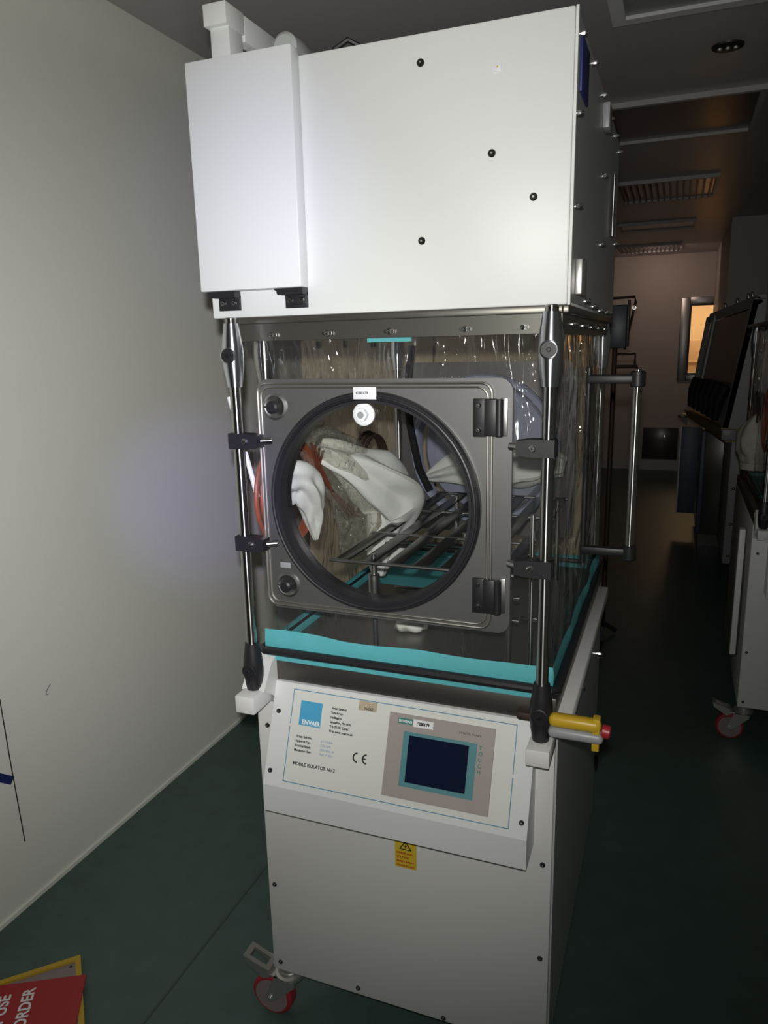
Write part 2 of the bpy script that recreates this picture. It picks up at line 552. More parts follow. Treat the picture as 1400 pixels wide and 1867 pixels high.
def stud(mb, p, n, r=0.006, L=0.012):
    n = Vector(n).normalized(); p = Vector(p)
    mb.lathe(p, n, [(0, r * 1.5), (0.002, r * 1.5)], M['screwc'], 12)
    mb.lathe(p + n * 0.002, n, [(0, r), (L * 0.5, r), (L * 0.8, r * 0.7), (L, r * 0.2)], M['screwc'], 8)
    return mb


BX0, BX1 = -0.805, -0.163
iso = thing('isolator_cabinet', (-0.46, 0.42, 0.0), 'tall white mobile isolator with round front door, nearest machine in the middle', 'isolator')

# ---- upper filter housing
h = MB().bbox(BX0, BX1, 0.0, 0.82, 1.557, 1.968, 0.004)
h.box(BX1 + 0.0, BX1 + 0.004, 0.002, 0.012, 1.557, 1.968)
housing = h.build('filter_housing', iso, M['white'])
for p in [(-0.396, 1.926), (-0.283, 1.785), (-0.218, 1.717), (-0.397, 1.666)]:
    screw(MB(), (p[0], 0, p[1]), (0, -1, 0), 0.0062).build('screw', housing)
MB().bbox(-0.281, -0.270, -0.0015, 0.001, 1.897, 1.909, 0.0004).build('sticker', housing, M['label'])
MB().lathe((-0.2755, -0.0016, 1.9035), (0, -1, 0), [(0, 0.0015), (0.0008, 0.0012)], M['yellow'], 10).build('rivet', housing)
# side sheet of the housing with studs, its white paint greyed for shade
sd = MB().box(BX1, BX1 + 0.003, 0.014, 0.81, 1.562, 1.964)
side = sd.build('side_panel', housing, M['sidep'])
for (y, z) in [(0.012, 1.829), (0.035, 1.704), (0.19, 1.950), (0.365, 1.950), (0.51, 1.945), (0.65, 1.945), (0.78, 1.94), (0.434, 1.822), (0.433, 1.692), (0.78, 1.732), (0.205, 1.571), (0.335, 1.567), (0.478, 1.564), (0.60, 1.564), (0.70, 1.566), (0.03, 1.94)]:
    stud(MB(), (BX1 + 0.003, y, z), (1, 0, 0), 0.004, 0.010).build('bolt', housing)
MB().bbox(BX1 + 0.003, BX1 + 0.007, 0.035, 0.12, 1.865, 1.942, 0.001).build('sign_plate', housing, M['bluep'])
MB().bbox(BX1 + 0.003, BX1 + 0.016, 0.39, 0.44, 1.90, 1.945, 0.002).build('cable_gland', housing, M['grey'])
MB().bbox(BX1 + 0.003, BX1 + 0.014, 0.06, 0.12, 1.575, 1.63, 0.002).build('latch', housing, M['zinc'])
MB().cyl((BX1 + 0.010, 0.62, 1.73), (BX1 + 0.010, 0.62, 1.86), 0.004).build('pull_rod', housing, M['rod'])
# ---- control box on the front left
cbx = MB().bbox(-0.807, -0.604, -0.030, -0.0, 1.603, 1.976, 0.003)
cbo = cbx.build('control_box', iso, M['white'])
for x0, x1 in [(-0.800, -0.742), (-0.663, -0.606)]:
    hm = MB()
    hm.bbox(x0 + 0.014, x1, -0.006, 0.0, 1.570, 1.597, 0.001, M['black'])
    hm.prism([(x0, 1.603), (x1, 1.603), (x1, 1.592), (x0 + 0.016, 1.592)], 'y', -0.022, -0.001, M['black'])
    hm.cyl((x0 + 0.004, -0.014, 1.598), (x1 - 0.002, -0.014, 1.598), 0.005, M['black'])
    for q in (0.024, 0.047):
        screw(hm, (x0 + q, -0.006, 1.583), (0, -1, 0), 0.0055, M['screwc'], M['screw'])
    hm.build('hinge', cbo)
# ---- white bracket frame and motor on the roof
tb = MB()
tb.bbox(-0.790, -0.752, 0.03, 0.075, 1.965, 2.052, 0.002)
tb.bbox(-0.796, -0.750, 0.02, 0.08, 2.045, 2.080, 0.002)
tb.bbox(-0.772, -0.750, 0.08, 0.20, 2.035, 2.078, 0.002)
tb.bbox(-0.768, -0.752, 0.12, 0.20, 1.968, 1.99, 0.002)
tb.bbox(-0.792, -0.776, 0.075, 0.20, 2.000, 2.010, 0.002)
tb.build('roof_bracket', iso, M['white'])
MB().bbox(-0.750, -0.715, 0.10, 0.16, 1.967, 2.03, 0.006).build('roof_valve', iso, M['black'])
mo = MB().lathe((-0.648, 0.03, 1.997), (0, 1, 0), [(0, 0.018), (0.004, 0.023), (0.04, 0.025), (0.045, 0.023), (0.20, 0.023), (0.21, 0.018)], None, 28)
mot = mo.build('roof_motor', iso, M['duct'])
MB().tube([(-0.60, 0.10, 1.97), (-0.585, 0.10, 2.005), (-0.565, 0.11, 2.020), (-0.545, 0.12, 2.010), (-0.532, 0.13, 1.97)], 0.005).build('cable', mot, M['black'])

# ---- flange under the housing
fl = MB()
fl.bbox(-0.775, -0.168, -0.012, 0.006, 1.545, 1.557, 0.002)
fl.bbox(-0.775, -0.168, 0.79, 0.81, 1.545, 1.557, 0.002)
fl.bbox(-0.775, -0.757, 0.0, 0.8, 1.545, 1.557, 0.002)
fl.bbox(-0.186, -0.160, 0.0, 0.8, 1.545, 1.557, 0.002)
fl.box(-0.755, -0.185, -0.004, 0.004, 1.515, 1.546)
fl.box(-0.178, -0.170, 0.004, 0.79, 1.515, 1.546)
flange = fl.build('canopy_flange', iso, M['flange'])
for x in (-0.678, -0.569, -0.454, -0.323, -0.229):
    b = MB(); stud(b, (x, -0.004, 1.525), (0, -1, 0), 0.0042, 0.010)
    b.box(x - 0.009, x + 0.009, -0.010, -0.007, 1.5225, 1.5275, M['screwc'])
    b.build('wing_bolt', flange)
for y in (0.12, 0.27, 0.42, 0.57, 0.72):
    stud(MB(), (-0.170, y, 1.530), (1, 0, 0), 0.0042, 0.010).build('wing_bolt', flange)
# teal seal strip along the inside top
MB().box(-0.50, -0.42, 0.006, 0.012, 1.508, 1.522).build('seal_strip', flange, M['teal'])

# ---- clear flexible canopy


def sheet(mb, fn, nu, nv, m=None, hole=None):
    vs = []; fs = []
    for j in range(nv + 1):
        for i in range(nu + 1):
            vs.append(fn(i / nu, j / nv))
    for j in range(nv):
        for i in range(nu):
            if hole and hole((i + .5) / nu, (j + .5) / nv):
                continue
            a = j * (nu + 1) + i
            fs.append((a, a + 1, a + nu + 2, a + nu + 1))
    return mb.add(vs, fs, m)


def wob(x, y, z, amp):
    return amp * (noise.noise(Vector((x * 9, y * 9, z * 4))) + 0.5 * noise.noise(Vector((x * 22 + 5, y * 22, z * 9))))


CX0, CX1, CY0, CY1, CZ0, CZ1 = -0.745, -0.178, 0.0, 0.785, 0.905, 1.53


def edge_fade(a):
    return min(1, 8 * a, 8 * (1 - a))


def f_front(u, v):
    x = CX0 + (CX1 - CX0) * u; z = CZ0 + (CZ1 - CZ0) * v
    return (x + 0.016 * (1 - v) * (1 - u), CY0 + 0.004 + wob(x, 0, z, 0.006) * edge_fade(u) * edge_fade(v), z)


def f_back(u, v):
    x = CX0 + (CX1 - CX0) * u; z = CZ0 + (CZ1 - CZ0) * v
    return (x, CY1 + wob(x, 3, z, 0.01) * edge_fade(u) * edge_fade(v), z)


def f_right(u, v):
    y = CY0 + 0.004 + (CY1 - CY0) * u; z = CZ0 + (CZ1 - CZ0) * v
    b = math.sin(PI * u) ** 0.5 * math.sin(PI * v) ** 0.7
    return (CX1 + (0.004 + wob(7, y, z, 0.016)) * b, y, z)


def f_left(u, v):
    y = CY0 + 0.004 + (CY1 - CY0) * u; z = CZ0 + (CZ1 - CZ0) * v
    b = math.sin(PI * u) ** 0.5 * math.sin(PI * v) ** 0.7
    return (CX0 + 0.016 * (1 - v) * (1 - u) + wob(-4, y, z, 0.012) * b, y, z)


def hole_front(u, v):
    x = CX0 + (CX1 - CX0) * u; z = CZ0 + (CZ1 - CZ0) * v
    return -0.700 < x < -0.262 and 1.03 < z < 1.43


cn = MB()
sheet(cn, f_front, 60, 60, None, hole_front)
sheet(cn, f_back, 30, 30)
sheet(cn, f_right, 50, 50)
sheet(cn, f_left, 40, 40)
canopy = cn.build('clear_canopy', iso, M['pvc'], True, 80)
# welded seams of the film on the right side
for y in (0.10, 0.62):
    pts = [(f_right(y / 0.785, v / 20)[0] + 0.001, y, f_right(0, v / 20)[2]) for v in range(21)]
    MB().tube(pts, 0.0022, None, 6).build('weld_seam', canopy, M['acryl'])

# ---- tray, liner and gasket cord
dk = MB()
dk.bbox(-0.765, -0.160, 0.0, 0.82, 0.852, 0.897, 0.003)
dk.build('tray', iso, M['tray'])


def liner_edge(y_in):
    mb = MB()
    n = 60
    loop = []
    x0, x1, y0, y1 = -0.731, -0.168, -0.004, 0.79
    per = [(x0 + (x1 - x0) * i / n, y0, 'f') for i in range(n)] + [(x1, y0 + (y1 - y0) * i / n, 'r') for i in range(n)] + \
          [(x1 - (x1 - x0) * i / n, y1, 'b') for i in range(n)] + [(x0, y1 - (y1 - y0) * i / n, 'l') for i in range(n)]
    vs = []; fs = []
    rows = [0.895, 0.904, 0.912, 0.925, 0.94, 0.958]
    for r, z in enumerate(rows):
        for i, (x, y, s_) in enumerate(per):
            zz = z
            if r == 5:
                zz = z - 0.001 + 0.014 * noise.noise(Vector((x * 5 + 3, y * 5, 1)))
            if s_ in 'bl' and r >= 4:
                zz = 0.93 + 0.004 * (r - 4)
            k_ = wob(x, y, z, 0.004) if r >= 3 else 0
            bulge = (0, 0.0, 0.0, 0.002, 0.002, 0.0)[r]
            dx = dy = 0
            if s_ == 'f': dy = -bulge + k_
            if s_ == 'r': dx = bulge + k_
            if s_ == 'b': dy = bulge
            if s_ == 'l': dx = -bulge
            vs.append((x + dx, y + dy, zz))
    m_ = len(per)
    for r in range(len(rows) - 1):
        for i in range(m_):
            j = (i + 1) % m_
            fs.append((r * m_ + i, r * m_ + j, (r + 1) * m_ + j, (r + 1) * m_ + i))
    mb.add(vs, fs)
    # floor of the liner
    sheet(mb, lambda u, v: (x0 + 0.01 + (x1 - x0 - 0.02) * u, y0 + 0.01 + (y1 - y0 - 0.02) * v, 0.899 + 0.003 * noise.noise(Vector((u * 9, v * 9, 0)))), 20, 20, None, lambda u, v: u > 0.33 or v < 0.62)
    return mb


liner_edge(0).build('liner', iso, M['teal'], True, 80)
bp_ = MB()
bp_.box(-0.545, -0.178, 0.012, 0.778, 0.898, 0.903).box(-0.722, -0.545, 0.012, 0.49, 0.898, 0.903)
bp_.build('base_plate', iso, M['steel_dark'])
gk = MB()
gk.tube([(-0.733, -0.010, 0.9165), (-0.166, -0.010, 0.9165), (-0.160, -0.004, 0.9165), (-0.160, 0.79, 0.9165), (-0.166, 0.796, 0.9165), (-0.733, 0.796, 0.9165), (-0.739, 0.79, 0.9165), (-0.739, -0.004, 0.9165)], 0.0085, None, 10, True)
gk.build('gasket_cord', iso, M['rubber'])

# ---- poles with end fittings
PY = -0.045


def fitting(mb, x, y, z0, z1, m, mh, knob=True):
    zc = (z0 + z1) / 2; hh = (z1 - z0) / 2
    pr = []
    for k_ in range(13):
        t = -1 + 2 * k_ / 12
        r = 0.0135 + 0.0060 * (math.cos(t * PI / 2) ** 1.2 if abs(t) < 1 else 0)
        pr.append((hh + t * hh, r))
    mb.lathe((x, y, z0), (0, 0, 1), pr, m, 24)
    if knob:
        mb.lathe((x, y - 0.012, zc), (0, -1, 0), [(0, 0.0145), (0.007, 0.0145), (0.008, 0.0125)], m, 20)
        mb.lathe((x, y - 0.0195, zc), (0, -1, 0), [(0, 0.0120), (0.0012, 0.0118)], mh, 20)
        mb.lathe((x, y - 0.021, zc), (0, -1, 0), [(0, 0.004), (0.001, 0.003)], M['screw'], 6)
    return mb


for (x, y) in [(-0.738, PY), (-0.179, PY), (-0.738, 0.80), (-0.180, 0.80)]:
    pz1 = 1.556; pz0 = 0.84
    pole = MB().cyl((x, y, pz0), (x, y, pz1), 0.0105, None, 24).build('pole', iso, M['rod'])
    front = y < 0
    fitting(MB(), x, y, 1.435, 1.546, M['chrome'], M['rubber'], front).build('pole_joint', pole)
    fitting(MB(), x, y, 0.838, 0.945, M['black'], M['rubber'], front).build('pole_foot', pole)
# second, inner fitting seen beside the left pole
fitting(MB(), -0.712, 0.02, 1.44, 1.54, M['rod'], M['screw'], False).build('support_strut', iso)

# pale strip showing behind the left pole
fp_ = MB(); fp_.tube([(-0.794, 0.02, 1.413), (-0.780, 0.02, 1.36), (-0.762, 0.02, 1.29), (-0.745, 0.02, 1.22)], 0.005, None, 8)
fp_.build('edge_strip', iso, M['white'])
# clamps between poles and door plate
for (side_, z) in [(-1, 1.339), (-1, 1.147), (1, 1.341), (1, 1.146)]:
    cm = MB()
    x = -0.738 if side_ < 0 else -0.179
    d = 1 if side_ < 0 else -1
    cm.cyl((x, PY, z - 0.014), (x, PY, z + 0.014), 0.0155, M['black'], 20)
    xe = x + d * 0.048
    pl = [(x - d * 0.012, z - 0.014), (x + d * 0.028, z - 0.014), (xe, z - 0.011), (xe, z + 0.011), (x + d * 0.028, z + 0.014), (x - d * 0.012, z + 0.014)]
    cm.prism(pl if d > 0 else pl[::-1], 'y', PY - 0.016, PY + 0.008, M['black'])
    cm.cyl((xe - d * 0.004, PY, z), (xe + d * 0.014, PY + 0.012, z), 0.006, M['rod'])
    screw(cm, (x + d * 0.022, PY - 0.016, z), (0, -1, 0), 0.006, M['screwc'], M['screw'])
    cm.build('clamp', iso)

# ---- access door


def rrect(x0, x1, z0, z1, r, n=8):
    pts = []
    for cx, cz, a0 in [(x1 - r, z1 - r, 0), (x0 + r, z1 - r, PI / 2), (x0 + r, z0 + r, PI), (x1 - r, z0 + r, 3 * PI / 2)]:
        for k_ in range(n + 1):
            a = a0 + PI / 2 * k_ / n
            pts.append((cx + r * math.cos(a), cz + r * math.sin(a)))
    return pts


def circ_match(pts, cx, cz, r):
    out = []
    for (x, z) in pts:
        a = math.atan2(z - cz, x - cx)
        out.append((cx + r * math.cos(a), cz + r * math.sin(a)))
    return out


def dense(pts, n=3):
    out = []
    for i in range(len(pts)):
        a = pts[i]; b = pts[(i + 1) % len(pts)]
        L = math.hypot(b[0] - a[0], b[1] - a[1])
        q = max(1, int(L / 0.02))
        for k_ in range(q):
            out.append((a[0] + (b[0] - a[0]) * k_ / q, a[1] + (b[1] - a[1]) * k_ / q))
    return out


DCX, DCZ = -0.490, 1.2275
pl = dense(rrect(-0.717, -0.243, 1.010, 1.447, 0.022))
fp = MB().rring(pl, circ_match(pl, DCX, DCZ, 0.192), -0.008, -0.002)
plate = fp.build('door_plate', iso, M['door_steel'])
pl2 = dense(rrect(-0.713, -0.274, 1.016, 1.441, 0.018))
dr = MB().rring(pl2, circ_match(pl2, DCX, DCZ, 0.186), -0.0135, -0.0085)
door = dr.build('access_door', iso, M['door_steel'])
# folded bead round the door edge
for inset, rr in [(0.000, 0.0022), (0.0065, 0.0019)]:
    path = [(x, -0.0135, z) for x, z in dense(rrect(-0.711 + inset, -0.276 - inset, 1.018 + inset, 1.439 - inset, 0.018))]
    MB().tube(path, rr, None, 8, True).build('door_bead', door, M['bead'])
# rubber hoop and window
rg = MB().lathe((DCX, -0.030, DCZ), (0, 1, 0), [(0.006, 0.1985), (0.0, 0.1955), (0.0, 0.1865), (0.004, 0.184), (0.004, 0.179), (0.045, 0.178), (0.045, 0.1985), (0.006, 0.1985)], None, 96, False)
rg.build('ring_gasket', door, M['rubber'])
MB().tube([(DCX + 0.1905 * math.cos(2 * PI * k_ / 96), -0.0305, DCZ + 0.1905 * math.sin(2 * PI * k_ / 96)) for k_ in range(96)], 0.003, None, 8, True).build('ring_clip', door, M['rubber'])
MB().lathe((DCX, -0.006, DCZ), (0, 1, 0), [(0, 0.1785), (0.004, 0.1785)], None, 96).build('window_pane', door, M['acryl'])
# white port on the window
wp = MB().lathe((-0.503, -0.008, 1.386), (0, -1, 0), [(0, 0.020), (0.004, 0.020), (0.006, 0.017)], M['knobw'], 28)
wp.lathe((-0.503, -0.013, 1.386), (0, -1, 0), [(0, 0.012), (0.012, 0.0115), (0.013, 0.008)], M['knobw'], 6)
wp.lathe((-0.503, -0.026, 1.386), (0, -1, 0), [(0, 0.0062), (0.001, 0.006)], M['grey'], 16)
tag(wp.build('sampling_port', door), 'white plastic port on the clear round window')
lb_ = MB().bbox(-0.512, -0.470, -0.0335, -0.031, 1.4135, 1.434, 0.0006)
lab = lb_.build('label_tag', door, M['label'])
text('printed_text', '6280179', 0.0065, (-0.507, -0.0335, 1.4222), (1, 0, 0), (0, 0, 1), M['ink'], door, width=0.022, bold=0.0001)
# knobs with dished cups
for (x, z) in [(-0.676, 1.398), (-0.668, 1.060)]:
    kb = MB()
    kb.lathe((x, -0.0135, z), (0, -1, 0), [(0, 0.024), (0.003, 0.024), (0.004, 0.020), (0.0015, 0.014), (0.0015, 0.003)], M['steel'], 32)
    kb.tube([(x - 0.017 + 0.012, -0.018, z + 0.0), (x - 0.022, -0.018, z)], 0.002, M['screwc'])
    kb.lathe((x, -0.016, z), (0, -1, 0), [(0, 0.010), (0.006, 0.0115), (0.012, 0.0115), (0.015, 0.008)], M['rubber'], 24)
    kb.build('door_knob', door)
MB().bbox(-0.683, -0.661, -0.0145, -0.0135, 1.093, 1.104, 0.0004).build('name_plate', door, M['grey'])
# hinges
for zc in (1.3835, 1.0785):
    hg = MB()
    hg.bbox(-0.306, -0.284, -0.021, -0.0135, zc - 0.031, zc + 0.031, 0.001, M['black'])
    hg.bbox(-0.286, -0.266, -0.026, -0.012, zc - 0.029, zc + 0.031, 0.002, M['black'])
    hg.cyl((-0.262, -0.020, zc - 0.030), (-0.262, -0.020, zc + 0.030), 0.0065, M['black'])
    hg.bbox(-0.262, -0.250, -0.014, -0.008, zc - 0.03, zc + 0.032, 0.001, M['steel'])
    for q in (-0.020, 0.020):
        screw(hg, (-0.2965, -0.021, zc + q), (0, -1, 0), 0.0048, M['screwc'], M['screw'])
    hg.build('door_hinge', door)

# ---- rear transfer port seen through the window
pl3 = dense(rrect(-0.715, -0.235, 0.985, 1.455, 0.03))
rear = MB().rring(pl3, circ_match(pl3, -0.475, 1.22, 0.20), 0.770, 0.776).build('rear_plate', iso, M['rear_steel'])
rp = MB().lathe((-0.475, 0.74, 1.22), (0, 1, 0), [(0.0, 0.205), (-0.008, 0.200), (-0.008, 0.188), (0.0, 0.184), (0.03, 0.182), (0.03, 0.205), (0, 0.205)], None, 72, False)
rp.build('port_ring', rear, M['bluepvc'])
rp = MB().lathe((-0.475, 0.80, 1.22), (0, -1, 0), [(0, 0.182), (0.02, 0.17), (0.035, 0.13), (0.045, 0.07), (0.048, 0.0)], None, 72, False)
rp.build('port_cover', rear, M['bluepvc'])

# ---- glove ports on the left side with sleeves


def sleeve(path, radii, m, seed, nseg=36, crumple=0.10):
    """crumpled fabric tube through path"""
    P = [Vector(p) for p in path]
    pts = []; rs = []
    n = 34
    for i in range(n + 1):
        t = i / n * (len(P) - 1); k_ = min(int(t), len(P) - 2); q = t - k_
        p0 = P[max(k_ - 1, 0)]; p1 = P[k_]; p2 = P[k_ + 1]; p3 = P[min(k_ + 2, len(P) - 1)]
        pts.append(0.5 * ((2 * p1) + (p2 - p0) * q + (2 * p0 - 5 * p1 + 4 * p2 - p3) * q * q + (3 * p1 - p0 - 3 * p2 + p3) * q ** 3))
        rs.append(radii[k_] * (1 - q) + radii[k_ + 1] * q)
    mb = MB(); mb.tube(pts, 0, m, nseg, False, rs)
    for i, p in enumerate(pts):
        for k_ in range(nseg):
            a = 2 * PI * k_ / nseg
            idx = i * nseg + k_
            v = mb.v[idx]
            d = v - p
            fold = 1 + crumple * math.sin(a * 5 + seed + i * 0.12) + 1.6 * crumple * noise.noise(Vector((math.cos(a) * 1.5, math.sin(a) * 1.5 + seed, i * 0.17)))
            mb.v[idx] = p + d * fold
    return mb


def glove_port(cy, cz, R_, mm, name='glove_port'):
    x = -0.742
    pr = MB()
    for q in range(3):
        xx = x + 0.004 + 0.011 * q
        rr = R_ - 0.004 * q
        pr.tube([(xx, cy + rr * math.cos(2 * PI * k_ / 48), cz + rr * math.sin(2 * PI * k_ / 48)) for k_ in range(48)], 0.0048, mm, 8, True)
    return pr.build(name, iso)


g1 = glove_port(0.115, 1.215, 0.112, M['brown'])
g2 = glove_port(0.56, 1.185, 0.10, M['brownd'])
sleeve([(-0.735, 0.115, 1.235), (-0.712, 0.13, 1.235), (-0.70, 0.150, 1.20), (-0.70, 0.166, 1.150), (-0.70, 0.172, 1.10)], [0.045, 0.036, 0.032, 0.020, 0.005], None, 1.0, 40, 0.16).build('glove_sleeve', g1, M['cloth'])
sleeve([(-0.71, 0.22, 1.285), (-0.66, 0.26, 1.255), (-0.625, 0.33, 1.205), (-0.61, 0.40, 1.15), (-0.625, 0.40, 1.07), (-0.635, 0.38, 1.0), (-0.637, 0.37, 0.965)], [0.020, 0.036, 0.058, 0.068, 0.048, 0.028, 0.012], None, 3.0, 48, 0.20).build('glove_sleeve', g2, M['cloth'])
sleeve([(-0.72, 0.20, 1.31), (-0.69, 0.26, 1.27), (-0.67, 0.32, 1.20), (-0.67, 0.345, 1.10), (-0.675, 0.27, 1.05)], [0.03, 0.055, 0.062, 0.05, 0.02], None, 5.0, 48, 0.22).build('gauntlet_film', g2, M['film'])
for k0 in range(4):
    q_ = 0.006 * k0
    MB().tube([(-0.70 + q_, 0.169 + q_, 1.307 - q_), (-0.70, 0.187 + q_, 1.258), (-0.70 + q_, 0.221, 1.218 - q_), (-0.70, 0.281 + q_, 1.165), (-0.70 + q_, 0.355, 1.108 + q_), (-0.70, 0.430, 1.079 + 2 * q_)], 0.0028, None, 8).build('sleeve_hoop', g2, M['brown2'])
for k0 in range(3):
    q_ = 0.005 * k0
    MB().tube([(-0.71, 0.203 + q_, 1.296), (-0.71, 0.235, 1.315 - q_), (-0.71, 0.291, 1.316 - q_), (-0.71, 0.340, 1.307 - q_), (-0.71, 0.428 - q_, 1.258), (-0.71, 0.503 - q_, 1.204)], 0.0022, None, 8).build('sleeve_hoop', g2, M['brownd'])
MB().tube([(-0.712, 0.135, 1.263), (-0.705, 0.176, 1.243), (-0.70, 0.241, 1.214)], 0.0035, None, 8).build('sleeve_hoop', g2, M['brown2'])
# pale sleeve bundle near the rear port
sleeve([(-0.62, 0.70, 1.15), (-0.52, 0.70, 1.175), (-0.42, 0.70, 1.18), (-0.32, 0.70, 1.20), (-0.25, 0.70, 1.19)], [0.01, 0.045, 0.055, 0.05, 0.02], None, 8.0, 40, 0.18).build('rear_sleeve', rear, M['cloth'])
# gauntlet film hanging in front of the sleeves
MB()

# black strap hanging behind the window
MB().tube([(-0.66, 0.70, 1.50), (-0.665, 0.68, 1.40), (-0.655, 0.66, 1.30), (-0.63, 0.66, 1.18), (-0.60, 0.66, 1.12)], 0.010, None, 10).build('tie_strap', iso, M['strap'])

# ---- push handle on the right side
hd = MB().cyl((-0.072, 0.40, 1.065), (-0.072, 0.40, 1.425), 0.009, None, 20).build('push_handle', iso, M['rod'])
for z in (1.425, 1.06):
    a = MB()
    a.bbox(-0.172, -0.060, 0.390, 0.410, z - 0.009, z + 0.009, 0.004, M['black'])
    a.cyl((-0.072, 0.40, z - 0.016), (-0.072, 0.40, z + 0.016), 0.015, M['black'])
    a.cyl((-0.072, 0.40, z + 0.014), (-0.072, 0.40, z + 0.020), 0.007, M['rod'])
    a.build('handle_arm', hd)
MB().cyl((-0.168, 0.40, 1.03), (-0.168, 0.40, 1.45), 0.006).build('handle_post', hd, M['black'])

# ---- lower cabinet
lc = MB().bbox(-0.765, -0.160, 0.0, 0.85, 0.142, 0.850, 0.004)
cab = lc.build('lower_cabinet', iso, M['white2'])
MB().box(-0.160, -0.157, 0.01, 0.84, 0.15, 0.83).build('side_panel', cab, M['sidep'])  # same white paint as the front, shade put into its colour
for (x, z) in [(-0.749, 0.364), (-0.746, 0.165), (-0.558, 0.160), (-0.368, 0.152), (-0.176, 0.564), (-0.176, 0.360), (-0.742, 0.745), (-0.176, 0.165)]:
    screw(MB(), (x, 0, z), (0, -1, 0), 0.0052).build('screw', cab)
MB().bbox(-0.165, -0.135, -0.002, 0.76, 0.836, 0.862, 0.004).build('side_rail', iso, M['white2'])
screw(MB(), (-0.157, 0.434, 0.721), (1, 0, 0), 0.012, M['screwc'], M['screw']).build('side_latch', cab)
stud(MB(), (-0.157, 0.71, 0.69), (1, 0, 0), 0.004, 0.02).build('latch', cab)
for z in (0.30, 0.70):
    MB().cyl((-0.153, 0.83, z - 0.02), (-0.153, 0.83, z + 0.02), 0.006).build('hinge', cab, M['black'])
# warning sticker
wsx0, wsx1, wsz0, wsz1 = -0.4665, -0.4215, 0.486, 0.552
ws = MB().box(wsx0, wsx1, -0.0008, 0.0, wsz0, wsz1).build('warning_label', cab, M['yellow'])
tri = MB()
tc_ = ((wsx0 + wsx1) / 2, 0.534)
A = [(tc_[0] + 0.0155 * math.cos(a), tc_[1] + 0.0135 * math.sin(a)) for a in (PI / 2, PI / 2 + 2 * PI / 3, PI / 2 + 4 * PI / 3)]
B = [(tc_[0] + 0.0115 * math.cos(a), tc_[1] + 0.0098 * math.sin(a)) for a in (PI / 2, PI / 2 + 2 * PI / 3, PI / 2 + 4 * PI / 3)]
tri.rring(A, B, -0.0013, -0.0008)
tri.prism([(tc_[0] + 0.001, tc_[1] + 0.007), (tc_[0] - 0.003, tc_[1]), (tc_[0], tc_[1]), (tc_[0] - 0.001, tc_[1] - 0.005), (tc_[0] + 0.003, tc_[1] + 0.002), (tc_[0], tc_[1] + 0.002)], 'y', -0.0013, -0.0008)
tri.build('warning_triangle', cab, M['ink'])
for i_, (s_, wd) in enumerate([('DANGER HIGH', 0.033), ('VOLTAGE', 0.026), ('Isolate before', 0.036), ('removing this cover', 0.038)]):
    text('warning_text', s_, 0.0064, (wsx0 + 0.0035, -0.0008, 0.517 - i_ * 0.0092), (1, 0, 0), (0, 0, 1), M['inkr'] if i_ < 4 else M['ink'], cab, width=wd, bold=0.0002)

# corner feet for the poles
lf = MB()
lf.bbox(-0.757, -0.716, -0.088, -0.020, 0.815, 0.850, 0.002)
lf.prism([(-0.022, 0.828), (0.0, 0.80), (0.0, 0.905), (-0.02, 0.895), (-0.055, 0.848)], 'x', -0.762, -0.712)
lf.build('corner_foot', iso, M['white2'])
rf = MB().bbox(-0.197, -0.158, -0.085, 0.0, 0.812, 0.842, 0.002)
rf.build('corner_foot', iso, M['white2'])
# isolator switch with yellow handle on the right
sw = MB()
sw.bbox(-0.165, -0.080, -0.064, -0.040, 0.876, 0.898, 0.009, M['yellowp'], 3)
sw.bbox(-0.165, -0.076, -0.066, -0.038, 0.858, 0.877, 0.008, M['grey'], 3)
sw.bbox(-0.094, -0.082, -0.062, -0.042, 0.845, 0.902, 0.002, M['yellowp'])
sw.cyl((-0.080, -0.052, 0.880), (-0.066, -0.052, 0.878), 0.011, M['wheel'])
sw.bbox(-0.225, -0.185, -0.030, -0.002, 0.862, 0.878, 0.006, M['brownd'])
tag(sw.build('lock_handle', iso), 'yellow and grey handle with a red end')

# ---- console
CSX0, CSX1 = -0.712, -0.193
con = MB().prism([(0.0, 0.851), (-0.004, 0.851), (-0.078, 0.664), (-0.078, 0.606), (0.0, 0.606)], 'x', CSX0, CSX1)
console = con.build('console', iso, M['console'], True, 20)
UX = Vector((1, 0, 0)); UY = Vector((0, 0.078, 0.191)).normalized(); UN = UX.cross(UY)
P0 = Vector((-0.70, -0.078, 0.66))
# the slope runs from (y -.078, z .664) to (y -.004, z .851)
UY = Vector((0, 0.074, 0.187)).normalized(); UN = UX.cross(UY); P0 = Vector((-0.70, -0.078, 0.664))


def cp(s_, t, n=0.0):
    return P0 + UX * s_ + UY * t + UN * n


def cquad(mb, s0, s1, t0, t1, n0, n1, m=None):
    vs = [cp(s_, t, n) for s_ in (s0, s1) for t in (t0, t1) for n in (n0, n1)]
    return mb.add(vs, [(0, 1, 3, 2), (4, 6, 7, 5), (0, 4, 5, 1), (2, 3, 7, 6), (0, 2, 6, 4), (1, 5, 7, 3)], m)


def ct(body, size, s_, t, m, wd=None, par=None, n=0.0016, bold=0.0, nm='printed_text'):
    return text(nm, body, size, cp(s_, t, n), UX, UY, m, par or overlay, width=wd, lift=0.0002, bold=bold)


